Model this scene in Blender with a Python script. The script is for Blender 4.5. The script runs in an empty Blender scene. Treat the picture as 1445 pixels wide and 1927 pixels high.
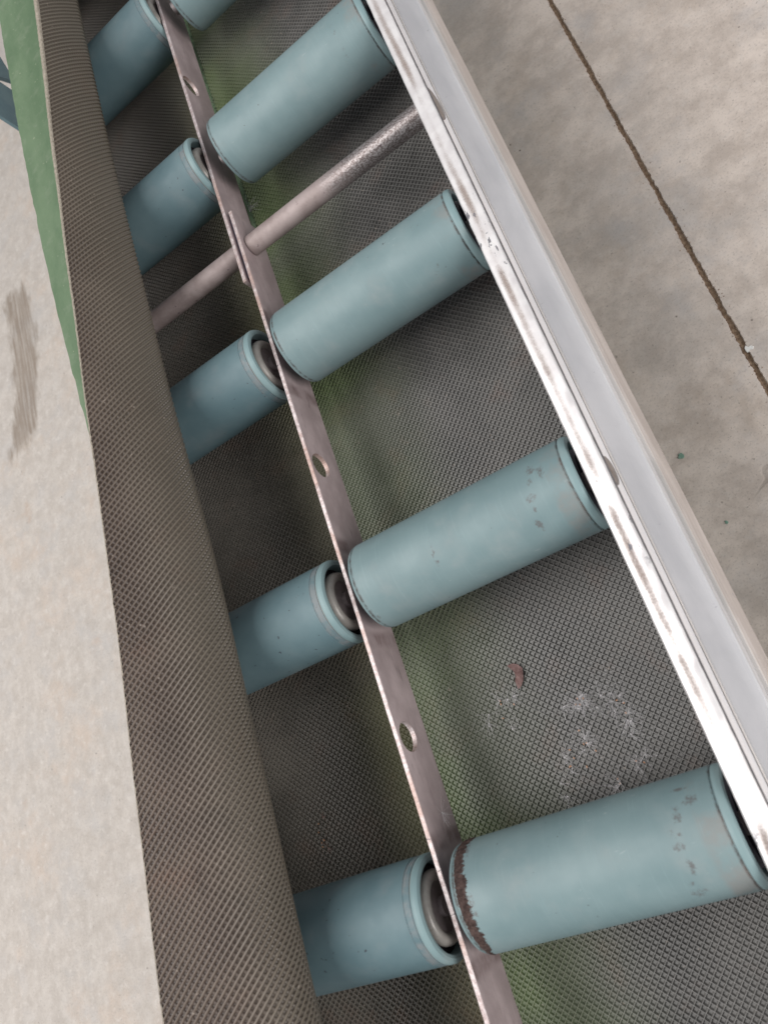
import bpy, bmesh, math, random
import numpy as np
from mathutils import Vector, Matrix, Quaternion
from mathutils import noise as mnoise

random.seed(7)
rng = np.random.default_rng(11)
scene = bpy.context.scene
COL = scene.collection

# ------------------------------------------------------------------ camera
cam_d = bpy.data.cameras.new("camera")
cam = bpy.data.objects.new("camera", cam_d)
COL.objects.link(cam)
M = Matrix(((0.807328601, 0.437239857, 0.396285045, 0.22323549),
            (-0.307027520, 0.884735590, -0.350680822, 0.05968929),
            (-0.503939115, 0.161444243, 0.848517015, 0.43498701),
            (0, 0, 0, 1)))
cam.matrix_world = M
cam_d.sensor_fit = 'HORIZONTAL'
cam_d.sensor_width = 36.0
cam_d.lens = 36.0 * 1426.77 / 1445.0
cam_d.clip_start = 0.01
cam_d.clip_end = 50.0
cam_d.dof.use_dof = True
cam_d.dof.focus_distance = 0.60
cam_d.dof.aperture_fstop = 15.0
scene.camera = cam

# ------------------------------------------------------------------ world and lamps (covered yard: soft roof light)
world = bpy.data.worlds.new("World")
scene.world = world
world.use_nodes = True
bg = world.node_tree.nodes["Background"]
bg.inputs[0].default_value = (0.93, 0.96, 1.0, 1)
bg.inputs[1].default_value = 0.34


def area(name, loc, target, sx, sy, power, col):
    l = bpy.data.lights.new(name, 'AREA')
    l.shape = 'RECTANGLE'
    l.size = sx
    l.size_y = sy
    l.energy = power
    l.color = col
    o = bpy.data.objects.new(name, l)
    COL.objects.link(o)
    o.location = loc
    d = Vector(target) - Vector(loc)
    o.rotation_euler = d.to_track_quat('-Z', 'Y').to_euler()
    return o


area("roof_light", (-1.15, 0.30, 2.3), (-0.1, 0.2, 0.0), 2.3, 2.3, 76, (1.0, 0.97, 0.945))
area("side_fill_light", (2.5, -1.3, 1.25), (0.0, 0.2, -0.1), 2.0, 1.6, 62, (1.0, 0.955, 0.93))  # unseen fill lamp, added on the right to brighten side faces

scene.view_settings.view_transform = 'Standard'
scene.view_settings.look = 'None'
scene.view_settings.gamma = 1.0
scene.view_settings.use_curve_mapping = False
scene.view_settings.exposure = 0.0
scene.cycles.max_bounces = 8

# ------------------------------------------------------------------ constants (metres; z = 0 at the roller axes)
FZ = -0.40            # floor
RAD = 0.030           # roller radius
ROLL_Y = [-0.2, 0.0, 0.1953, 0.3924, 0.5994, 0.799, 1.0, 1.2]
ROD_Y = 0.5026
Y0, Y1 = -0.43, 1.52
BELT_Z = -0.055


# ------------------------------------------------------------------ node helpers
class NT:
    def __init__(self, name):
        self.m = bpy.data.materials.new(name)
        self.m.use_nodes = True
        self.t = self.m.node_tree
        self.n = self.t.nodes
        self.b = self.n["Principled BSDF"]

    def link(self, a, b):
        self.t.links.new(a, b)

    def val(self, sock, v):
        if hasattr(v, "node"):
            self.link(v, sock)
        else:
            sock.default_value = v

    def coord(self, kind="Object"):
        return self.n.new("ShaderNodeTexCoord").outputs[kind]

    def rand(self):
        return self.n.new("ShaderNodeObjectInfo").outputs["Random"]

    def mapping(self, v, scale=(1, 1, 1), loc=(0, 0, 0), rot=(0, 0, 0)):
        m = self.n.new("ShaderNodeMapping")
        self.link(v, m.inputs[0])
        m.inputs[1].default_value = loc
        m.inputs[2].default_value = rot
        m.inputs[3].default_value = scale
        return m.outputs[0]

    def noise(self, v, scale, detail=4, rough=0.55, w=None, dist=0.0):
        n = self.n.new("ShaderNodeTexNoise")
        if w is not None:
            n.noise_dimensions = '4D'
            self.val(n.inputs["W"], w)
        self.link(v, n.inputs["Vector"])
        n.inputs["Scale"].default_value = scale
        n.inputs["Detail"].default_value = detail
        n.inputs["Roughness"].default_value = rough
        n.inputs["Distortion"].default_value = dist
        return n.outputs["Fac"]

    def voro(self, v, scale, feature='F1', out="Distance"):
        n = self.n.new("ShaderNodeTexVoronoi")
        n.feature = feature
        self.link(v, n.inputs["Vector"])
        n.inputs["Scale"].default_value = scale
        return n.outputs[out]

    def ramp(self, f, a, b, lo=0.0, hi=1.0, smooth=True):
        n = self.n.new("ShaderNodeMapRange")
        n.interpolation_type = 'SMOOTHSTEP' if smooth else 'LINEAR'
        self.val(n.inputs[0], f)
        n.inputs[1].default_value = a
        n.inputs[2].default_value = b
        n.inputs[3].default_value = lo
        n.inputs[4].default_value = hi
        return n.outputs[0]

    def math(self, op, a, b=0.0, c=None):
        n = self.n.new("ShaderNodeMath")
        n.operation = op
        self.val(n.inputs[0], a)
        self.val(n.inputs[1], b)
        if c is not None:
            self.val(n.inputs[2], c)
        return n.outputs[0]

    def mix(self, f, a, b):
        n = self.n.new("ShaderNodeMix")
        n.data_type = 'RGBA'
        self.val(n.inputs[0], f)
        for s, v in ((n.inputs[6], a), (n.inputs[7], b)):
            if hasattr(v, "node"):
                self.link(v, s)
            else:
                s.default_value = (*v, 1)
        return n.outputs[2]

    def sep(self, v):
        n = self.n.new("ShaderNodeSeparateXYZ")
        self.link(v, n.inputs[0])
        return n.outputs

    def band(self, x, c, w, soft):
        """1 near x = c, falling off outside half-width w."""
        d = self.math('ABSOLUTE', self.math('SUBTRACT', x, c))
        return self.ramp(d, w, w + soft, 1.0, 0.0)

    def bump(self, h, strength=0.3, dist=0.001):
        n = self.n.new("ShaderNodeBump")
        n.inputs["Strength"].default_value = strength
        n.inputs["Distance"].default_value = dist
        self.link(h, n.inputs["Height"])
        self.link(n.outputs[0], self.b.inputs["Normal"])

    def done(self, col=None, rough=None, metal=None, spec=None):
        for k, v in (("Base Color", col), ("Roughness", rough), ("Metallic", metal), ("Specular IOR Level", spec)):
            if v is None:
                continue
            if k == "Base Color" and not hasattr(v, "node"):
                v = (*v, 1)
            self.val(self.b.inputs[k], v)
        return self.m


# ------------------------------------------------------------------ materials
def mat_concrete():
    t = NT("concrete")
    v = t.coord()
    x, y, z = t.sep(v)
    big = t.noise(v, 5.5, 8, 0.66)
    mid = t.noise(v, 20, 10, 0.72)
    fine = t.noise(v, 90, 5, 0.65)
    grain = t.noise(v, 420, 3, 0.6)
    tint = t.noise(t.mapping(v, loc=(4, 2, 1)), 8, 7, 0.68)
    left = t.ramp(x, -0.25, 0.1, 1.0, 0.0)          # paler colour left of the conveyor, painting in the brighter light there
    base = t.mix(t.ramp(mid, 0.36, 0.64), (0.515, 0.447, 0.397), (0.705, 0.624, 0.563))
    base = t.mix(t.math('MULTIPLY', t.ramp(big, 0.47, 0.64), 0.5), base, (0.450, 0.415, 0.388))
    base = t.mix(t.math('MULTIPLY', t.ramp(tint, 0.52, 0.70), 0.32), base, (0.47, 0.37, 0.28))
    tint2 = t.noise(t.mapping(v, loc=(-3, 7, 2)), 9.0, 7, 0.68)
    base = t.mix(t.math('MULTIPLY', t.ramp(tint2, 0.5, 0.7), 0.45), base, (0.44, 0.44, 0.455))
    pale = t.mix(t.ramp(t.noise(t.mapping(v, scale=(1, 0.75, 1)), 46, 7, 0.72), 0.35, 0.7), (0.49, 0.445, 0.402), (0.615, 0.57, 0.525))
    pale = t.mix(t.math('MULTIPLY', t.ramp(tint, 0.5, 0.68), 0.5), pale, (0.62, 0.50, 0.41))
    cool = t.noise(t.mapping(v, loc=(9, 4, 1)), 13, 6, 0.7)
    pale = t.mix(t.math('MULTIPLY', t.ramp(cool, 0.48, 0.66), 0.5), pale, (0.50, 0.485, 0.475))
    fle = t.noise(t.mapping(v, loc=(2, 8, 1)), 75, 5, 0.7)
    pale = t.mix(t.math('MULTIPLY', t.ramp(fle, 0.54, 0.68), 0.6), pale, (0.69, 0.65, 0.61))
    rst = t.noise(t.mapping(v, loc=(5, 5, 3)), 6.5, 5, 0.7)
    pale = t.mix(t.math('MULTIPLY', t.ramp(rst, 0.62, 0.74), 0.55), pale, (0.50, 0.36, 0.26))
    base = t.mix(t.math('MULTIPLY', left, 0.9), base, pale)
    base = t.mix(t.math('MULTIPLY', t.ramp(fine, 0.5, 0.74), 0.45), base, (0.62, 0.575, 0.54))
    base = t.mix(t.math('MULTIPLY', t.ramp(grain, 0.52, 0.72), 0.38), base, (0.25, 0.22, 0.20))
    # pores
    pore = t.voro(v, 42)
    pm = t.math('MULTIPLY', t.ramp(pore, 0.07, 0.03, 0.0, 1.0), t.ramp(t.noise(v, 16, 3), 0.5, 0.56))
    base = t.mix(t.math('MULTIPLY', pm, 0.8), base, (0.12, 0.10, 0.085))
    grit = t.noise(v, 230, 3, 0.6)
    base = t.mix(t.math('MULTIPLY', t.ramp(grit, 0.66, 0.72), 0.6), base, (0.16, 0.135, 0.115))
    base = t.mix(t.math('MULTIPLY', t.ramp(grit, 0.34, 0.28), 0.5), base, (0.70, 0.66, 0.62))
    # hairline cracks
    ck = t.voro(t.mapping(v, scale=(1, 1, 0)), 2.3, 'DISTANCE_TO_EDGE')
    dv = t.n.new("ShaderNodeVectorMath")
    dv.operation = 'MULTIPLY_ADD'
    nz = t.n.new("ShaderNodeTexNoise")
    nz.inputs["Scale"].default_value = 14
    t.link(v, nz.inputs["Vector"])
    t.link(nz.outputs["Color"], dv.inputs[0])
    dv.inputs[1].default_value = (0.10, 0.10, 0)
    t.link(v, dv.inputs[2])
    ck = t.voro(dv.outputs[0], 2.6, 'DISTANCE_TO_EDGE')
    cm = t.math('MULTIPLY', t.math('MULTIPLY', t.ramp(ck, 0.004, 0.001, 0.0, 1.0), t.ramp(t.noise(v, 3.4, 2), 0.53, 0.60)), t.math('SUBTRACT', 1.0, left))
    base = t.mix(t.math('MULTIPLY', cm, 0.45), base, (0.17, 0.145, 0.12))
    # dragged brown smear left of the conveyor
    xx = t.math('SUBTRACT', x, -0.775)
    yy = t.math('SUBTRACT', y, 1.030)
    cur = t.math('SUBTRACT', t.math('ADD', xx, t.math('MULTIPLY', t.math('MULTIPLY', yy, yy), 0.9)), t.math('MULTIPLY', yy, 0.14))
    edge = t.math('MULTIPLY', t.math('SUBTRACT', t.noise(t.mapping(v, scale=(1, 0.35, 1)), 60, 4), 0.5), 0.055)
    m1 = t.ramp(t.math('ABSOLUTE', t.math('ADD', cur, edge)), 0.025, 0.045, 1.0, 0.0)
    m2 = t.ramp(t.math('ABSOLUTE', t.math('ADD', yy, t.math('MULTIPLY', edge, 2.2))), 0.150, 0.185, 1.0, 0.0)
    st = t.ramp(t.noise(t.mapping(v, scale=(1, 0.06, 1)), 160, 4), 0.30, 0.62, 0.45, 1.0)
    sm = t.math('MULTIPLY', t.math('MULTIPLY', m1, m2), st)
    base = t.mix(t.math('MULTIPLY', sm, 0.75), base, (0.225, 0.172, 0.128))
    h = t.math('ADD', t.math('MULTIPLY', fine, 0.6), t.math('MULTIPLY', grain, 0.35))
    h = t.math('SUBTRACT', h, t.math('MULTIPLY', t.math('ADD', pm, cm), 1.2))
    t.bump(h, 0.35, 0.0012)
    return t.done(base, t.ramp(mid, 0.3, 0.7, 0.62, 0.82), 0.0, 0.35)


def mat_joint():
    t = NT("joint_dirt")
    v = t.coord()
    c = t.mix(t.ramp(t.noise(v, 260, 5, 0.7), 0.35, 0.7), (0.185, 0.125, 0.085), (0.38, 0.280, 0.200))
    t.bump(t.noise(v, 300, 5, 0.7), 0.6, 0.001)
    return t.done(c, 0.95, 0, 0.2)


def mat_teal(name="teal_plastic", base_a=(0.163, 0.239, 0.252), base_b=(0.200, 0.279, 0.291), marks=True, spots=(), ring_amt=0.75, flecks=False):
    t = NT(name)
    v = t.coord()
    r = t.rand()
    x, y, z = t.sep(v)
    w = t.math('MULTIPLY', r, 40.0)
    n1 = t.noise(v, 22, 4, 0.6, w)
    c = t.mix(t.ramp(n1, 0.35, 0.7), base_a, base_b)
    # lathe scuffs running round the tube
    sc = t.noise(t.mapping(v, scale=(1, 0.04, 0.04)), 900, 3, 0.6, w)
    c = t.mix(t.math('MULTIPLY', t.ramp(sc, 0.55, 0.8), 0.22), c, (0.30, 0.42, 0.44))
    # dusty film in patches
    du = t.noise(v, 34, 5, 0.65, t.math('ADD', w, 9))
    c = t.mix(t.math('MULTIPLY', t.ramp(du, 0.48, 0.76), 0.30), c, (0.33, 0.34, 0.335))
    scr = t.noise(t.mapping(v, scale=(0.25, 1, 1), rot=(0, 0, 0.35)), 320, 2, 0.5, t.math('ADD', w, 17), dist=1.5)
    c = t.mix(t.math('MULTIPLY', t.math('MULTIPLY', t.ramp(scr, 0.70, 0.74), t.ramp(n1, 0.45, 0.6)), 0.45), c, (0.36, 0.42, 0.43))
    if marks:
        # dirty prints and smudges: a ring of them near the rail end, a few strays
        pr = t.noise(v, 230, 6, 0.8, t.math('ADD', w, 3))
        pr2 = t.noise(v, 60, 3, 0.5, t.math('ADD', w, 5))
        ang = t.math('ARCTAN2', z, y)
        tot = None
        for (sx, deg, rx, ra) in spots:
            ex = t.math('DIVIDE', t.math('SUBTRACT', x, sx), rx)
            ea = t.math('MULTIPLY', t.math('SUBTRACT', ang, math.radians(deg)), RAD / ra)
            e2 = t.math('ADD', t.math('MULTIPLY', ex, ex), t.math('MULTIPLY', ea, ea))
            g_ = t.ramp(e2, 0.0, 3.2, 1.0, 0.0)
            tot = g_ if tot is None else t.math('MAXIMUM', tot, g_)
        ring = t.math('MULTIPLY', t.math('MAXIMUM', t.band(x, 0.1285, 0.002, 0.005), t.math('MULTIPLY', t.band(x, 0.140, 0.008, 0.008), 0.6)), t.ramp(pr2, 0.42, 0.62, 0.2, ring_amt))
        tot = ring if tot is None else t.math('MAXIMUM', tot, ring)
        if flecks:
            tot = t.math('MAXIMUM', tot, t.math('MULTIPLY', t.band(x, 0.0105, 0.002, 0.005), t.ramp(pr2, 0.40, 0.6, 0.3, 1.0)))
        mk = t.ramp(t.math('ADD', t.math('MULTIPLY', tot, 0.42), t.math('MULTIPLY', pr, 1.3)), 0.98, 1.16)
        c = t.mix(t.math('MULTIPLY', mk, 0.72), c, (0.105, 0.090, 0.088))
        # stray specks
        sp = t.noise(v, 420, 2, 0.5, t.math('ADD', w, 7))
        spm = t.math('MULTIPLY', t.ramp(sp, 0.715, 0.745), t.ramp(t.noise(v, 26, 2, 0.5, t.math('ADD', w, 1)), 0.52, 0.60))
        c = t.mix(t.math('MULTIPLY', spm, 0.85), c, (0.05, 0.045, 0.045))
        # fine grime by both end seams
        sm = t.math('MAXIMUM', t.band(x, 0.0034, 0.0003, 0.0012), t.band(x, 0.1525, 0.0003, 0.0012))
        c = t.mix(t.math('MULTIPLY', t.math('MULTIPLY', sm, t.ramp(pr, 0.40, 0.60)), 0.8), c, (0.07, 0.055, 0.05))
        c = t.mix(t.math('MULTIPLY', t.math('MULTIPLY', t.band(x, 0.1475, 0.005, 0.004), t.ramp(du, 0.42, 0.62)), 0.45), c, (0.24, 0.20, 0.18))
    t.bump(t.math('ADD', sc, t.math('MULTIPLY', t.noise(v, 240, 4, 0.6, w), 0.7)), 0.10, 0.0006)
    return t.done(c, t.ramp(du, 0.35, 0.7, 0.42, 0.62), 0.0, 0.42)


def mat_teal_left():
    """Shorter lane, base darkened to paint in the shade of the folded belt: speckled with fine dirt, mottled pale ring by the collar."""
    t = NT("teal_plastic_speckled")
    v = t.coord()
    r = t.rand()
    x, y, z = t.sep(v)
    w = t.math('MULTIPLY', r, 40.0)
    n1 = t.noise(v, 22, 4, 0.6, w)
    c = t.mix(t.ramp(n1, 0.35, 0.7), (0.104, 0.170, 0.192), (0.137, 0.209, 0.230))  # base darker than the right lane: shade of the folded belt painted in
    du = t.noise(v, 36, 5, 0.65, t.math('ADD', w, 9))
    c = t.mix(t.math('MULTIPLY', t.ramp(du, 0.50, 0.75), 0.22), c, (0.28, 0.28, 0.28))
    sp = t.noise(v, 330, 2, 0.5, t.math('ADD', w, 7))
    spm = t.math('MULTIPLY', t.ramp(sp, 0.69, 0.73), t.ramp(t.noise(v, 20, 2, 0.5, t.math('ADD', w, 1)), 0.46, 0.56))
    c = t.mix(t.math('MULTIPLY', spm, 0.85), c, (0.04, 0.04, 0.05))
    pr = t.noise(v, 120, 5, 0.7, t.math('ADD', w, 3))
    rg = t.math('MULTIPLY', t.band(x, 0.1505, 0.0022, 0.0012), t.ramp(pr, 0.38, 0.60))
    c = t.mix(t.math('MULTIPLY', rg, 0.5), c, (0.26, 0.25, 0.25))
    rs = t.math('MULTIPLY', t.band(x, 0.1535, 0.0005, 0.0005), t.ramp(n1, 0.42, 0.56))
    c = t.mix(t.math('MULTIPLY', rs, 0.8), c, (0.30, 0.175, 0.11))
    t.bump(t.noise(v, 240, 4, 0.6, w), 0.10, 0.0006)
    return t.done(c, t.ramp(du, 0.35, 0.7, 0.45, 0.65), 0.0, 0.40)


def mat_simple(name, ca, cb, scale=60, rough=0.6, metal=0.0, spec=0.4, bump=0.15, rgh_var=0.1, dist=0.0008):
    t = NT(name)
    v = t.coord()
    w = t.math('MULTIPLY', t.rand(), 30.0)
    n = t.noise(v, scale, 5, 0.65, w)
    c = t.mix(t.ramp(n, 0.32, 0.70), ca, cb)
    t.bump(t.noise(v, scale * 6, 4, 0.6, w), bump, dist)
    return t.done(c, t.ramp(n, 0.3, 0.7, rough - rgh_var, rough + rgh_var), metal, spec)


def mat_bar():
    t = NT("dusty_steel_bar")
    v = t.coord()
    n = t.noise(t.mapping(v, scale=(1, 0.5, 1)), 60, 6, 0.65)
    c = t.mix(t.ramp(n, 0.32, 0.70), (0.430, 0.345, 0.348), (0.570, 0.470, 0.472))
    ys = t.noise(t.mapping(v, scale=(1, 0.15, 1)), 300, 4, 0.7)
    c = t.mix(t.math('MULTIPLY', t.ramp(ys, 0.58, 0.75), 0.5), c, (0.11, 0.085, 0.08))
    x, y, z = t.sep(v)
    # brown rub marks where each roller end sits against the bar
    rub = None
    for ry in (0.0, 0.1953, 0.3924):
        for s in (-0.034, 0.034):
            b = t.band(y, ry + s, 0.002, 0.006)
            rub = b if rub is None else t.math('MAXIMUM', rub, b)
    c = t.mix(t.math('MULTIPLY', t.math('MULTIPLY', rub, t.ramp(n, 0.36, 0.60)), 0.65), c, (0.14, 0.085, 0.08))
    t.bump(t.noise(v, 420, 4, 0.65), 0.25, 0.0006)
    return t.done(c, t.ramp(n, 0.3, 0.7, 0.48, 0.66), 0.25, 0.45)


def mat_bar_edge():
    t = NT("sawn_steel_edge")
    v = t.coord()
    n = t.noise(v, 300, 5, 0.7)
    c = t.mix(t.ramp(n, 0.35, 0.65), (0.44, 0.35, 0.34), (0.68, 0.61, 0.61))
    big = t.noise(v, 22, 3, 0.6)
    c = t.mix(t.math('MULTIPLY', t.ramp(big, 0.48, 0.62), 0.65), c, (0.43, 0.28, 0.23))
    nick = t.noise(t.mapping(v, scale=(0.2, 1, 0.2)), 420, 2)
    c = t.mix(t.math('MULTIPLY', t.ramp(nick, 0.68, 0.74), 0.8), c, (0.08, 0.07, 0.075))
    t.bump(n, 0.5, 0.0006)
    return t.done(c, 0.45, 0.35, 0.5)


def mat_flange():
    t = NT("worn_white_flange")
    v = t.coord()
    x, y, z = t.sep(v)
    c = t.mix(t.ramp(t.noise(v, 70, 4), 0.35, 0.7), (0.74, 0.71, 0.715), (0.86, 0.84, 0.84))
    wob = t.math('MULTIPLY', t.math('SUBTRACT', t.noise(t.mapping(v, scale=(0, 1, 0)), 11, 3), 0.5), 0.0040)
    d = t.math('ABSOLUTE', t.math('ADD', t.math('SUBTRACT', x, 0.1612), wob))
    core = t.ramp(d, 0.0, 0.0046, 1.0, 0.0)
    gr = t.noise(v, 1500, 4, 0.8)
    gr2 = t.noise(t.mapping(v, scale=(1, 0.35, 1)), 240, 5, 0.75)
    patch = t.ramp(t.noise(t.mapping(v, scale=(0, 1, 0)), 12, 4), 0.34, 0.64, 0.35, 1.0)
    core = t.math('MULTIPLY', core, patch)
    m = t.ramp(t.math('ADD', t.math('MULTIPLY', core, 0.52), t.math('MULTIPLY', gr, 0.75)), 0.58, 0.95)
    c = t.mix(t.math('MULTIPLY', m, 0.9), c, (0.16, 0.12, 0.105))
    film = t.ramp(t.math('ADD', t.math('MULTIPLY', core, 0.75), t.math('MULTIPLY', gr2, 0.55)), 0.40, 1.05)
    c = t.mix(t.math('MULTIPLY', film, 0.62), c, (0.36, 0.295, 0.265))
    # chipped spots down to bare dark metal beside the rollers
    chip = t.noise(t.mapping(v, scale=(1, 0.45, 1)), 190, 4, 0.7)
    near = None
    for ry in (-0.03, 0.165, 0.36):
        b = t.band(y, ry, 0.02, 0.02)
        near = b if near is None else t.math('MAXIMUM', near, b)
    cm = t.math('MULTIPLY', t.ramp(chip, 0.60, 0.63), near)
    c = t.mix(t.math('MULTIPLY', cm, 0.9), c, (0.13, 0.13, 0.15))
    st = t.noise(t.mapping(v, scale=(1, 0.02, 1)), 900, 2)
    c = t.mix(t.math('MULTIPLY', t.ramp(st, 0.6, 0.75), 0.15), c, (0.5, 0.5, 0.52))
    t.bump(t.math('SUBTRACT', gr, cm), 0.2, 0.0005)
    return t.done(c, t.ramp(m, 0, 1, 0.34, 0.75), 0.30, 0.5)


def mat_alu(name, ca, cb, rough=0.42, metal=0.7):
    t = NT(name)
    v = t.coord()
    n = t.noise(t.mapping(v, scale=(1, 0.35, 1)), 32, 6, 0.6, dist=0.5)
    c = t.mix(t.ramp(n, 0.35, 0.68), ca, cb)
    st = t.noise(t.mapping(v, scale=(1, 0.012, 1)), 1100, 3)
    c = t.mix(t.math('MULTIPLY', t.ramp(st, 0.55, 0.75), 0.16), c, (0.80, 0.80, 0.82))
    sc = t.noise(t.mapping(v, scale=(0.35, 1, 0.35)), 180, 3, 0.6, dist=1.2)
    c = t.mix(t.math('MULTIPLY', t.ramp(sc, 0.70, 0.76), 0.5), c, (0.30, 0.30, 0.33))
    t.bump(st, 0.08, 0.0004)
    return t.done(c, t.ramp(n, 0.3, 0.7, rough - 0.06, rough + 0.1), metal, 0.5)


def mat_rubber(name, a, b, green=None, edge_x=0.0, spread=0.05, use_green=True, even=False):
    """Embossed belt underside: dusty rubber with a tint near edge_x painting in green glow or the rounding of the fold."""
    t = NT(name)
    v = t.coord()
    x, y, z = t.sep(v)
    n = t.noise(v, 14, 5, 0.6, dist=0.4)
    c = t.mix(t.ramp(n, 0.35, 0.68), a, b)
    br = t.noise(t.mapping(v, loc=(3, 1, 2)), 24, 5, 0.65)
    c = t.mix(t.math('MULTIPLY', t.ramp(br, 0.52, 0.72), 0.45), c, tuple(u * k for u, k in zip(b, (1.12, 0.86, 0.78))))
    dk = t.noise(t.mapping(v, loc=(7, 3, 2)), 18, 4, 0.6)
    c = t.mix(t.math('MULTIPLY', t.ramp(dk, 0.60, 0.72), 0.55), c, tuple(u * 0.45 for u in a))
    if use_green:  # tint standing in for light: glow on return belts, rounding on the fold
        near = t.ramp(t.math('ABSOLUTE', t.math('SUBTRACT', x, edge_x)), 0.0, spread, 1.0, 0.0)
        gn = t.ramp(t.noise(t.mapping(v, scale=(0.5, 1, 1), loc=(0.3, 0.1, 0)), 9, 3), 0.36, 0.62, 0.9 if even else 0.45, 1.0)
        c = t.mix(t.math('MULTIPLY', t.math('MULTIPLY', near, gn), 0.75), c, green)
    if even:                                             # oily smudge on the folded belt
        od = t.math('ADD', t.math('MULTIPLY', t.math('SUBTRACT', n, 0.5), 0.03), y)
        oil = t.math('MULTIPLY', t.band(od, 0.136, 0.004, 0.016), t.band(x, -0.119, 0.002, 0.011))
        c = t.mix(t.math('MULTIPLY', t.math('MULTIPLY', oil, t.ramp(br, 0.38, 0.58, 0.3, 1.0)), 0.6), c, (0.022, 0.018, 0.016))
    sp = t.noise(v, 260, 3, 0.6)
    c = t.mix(t.math('MULTIPLY', t.ramp(sp, 0.66, 0.74), 0.55), c, (0.40, 0.34, 0.29))
    t.bump(t.noise(v, 1400, 3, 0.6), 0.2, 0.0002)
    return t.done(c, t.ramp(n, 0.3, 0.7, 0.36, 0.52), 0.0, 0.55)


def mat_green_cover():
    t = NT("green_belt_cover")
    v = t.coord()
    n = t.noise(t.mapping(v, scale=(1, 0.35, 1)), 30, 6, 0.65)
    c = t.mix(t.ramp(n, 0.34, 0.68), (0.105, 0.172, 0.094), (0.150, 0.222, 0.130))
    du = t.noise(v, 70, 5, 0.7)
    c = t.mix(t.math('MULTIPLY', t.ramp(du, 0.50, 0.72), 0.4), c, (0.24, 0.285, 0.205))
    sp = t.noise(v, 300, 3, 0.6)
    c = t.mix(t.math('MULTIPLY', t.ramp(sp, 0.68, 0.75), 0.7), c, (0.55, 0.55, 0.42))
    t.bump(t.noise(v, 200, 5, 0.65), 0.25, 0.0008)
    return t.done(c, 0.55, 0.0, 0.4)


SPOTS_A = [(0.1270, 134, 0.0042, 0.0034), (0.1262, 121, 0.0018, 0.0014), (0.1296, 106, 0.0024, 0.0042), (0.1284, 87, 0.0040, 0.0024),
           (0.1312, 77, 0.0014, 0.0012), (0.1322, 60, 0.0030, 0.0044), (0.1362, 35, 0.0050, 0.0012), (0.1405, 50, 0.0040, 0.0030), (0.0128, -8, 0.0022, 0.0008), (0.0160, -18, 0.0026, 0.0007)]
SPOTS_B = [(0.0605, 112, 0.0016, 0.0044), (0.0616, 95, 0.0012, 0.0050), (0.1262, 129, 0.0022, 0.0040), (0.1284, 110, 0.0014, 0.0022),
           (0.1292, 97, 0.0030, 0.0030), (0.1318, 80, 0.0018, 0.0040), (0.1345, 64, 0.0036, 0.0034), (0.1400, 75, 0.0030, 0.0050), (0.0056, 146, 0.0012, 0.0020), (0.0050, 132, 0.0010, 0.0013)]
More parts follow.
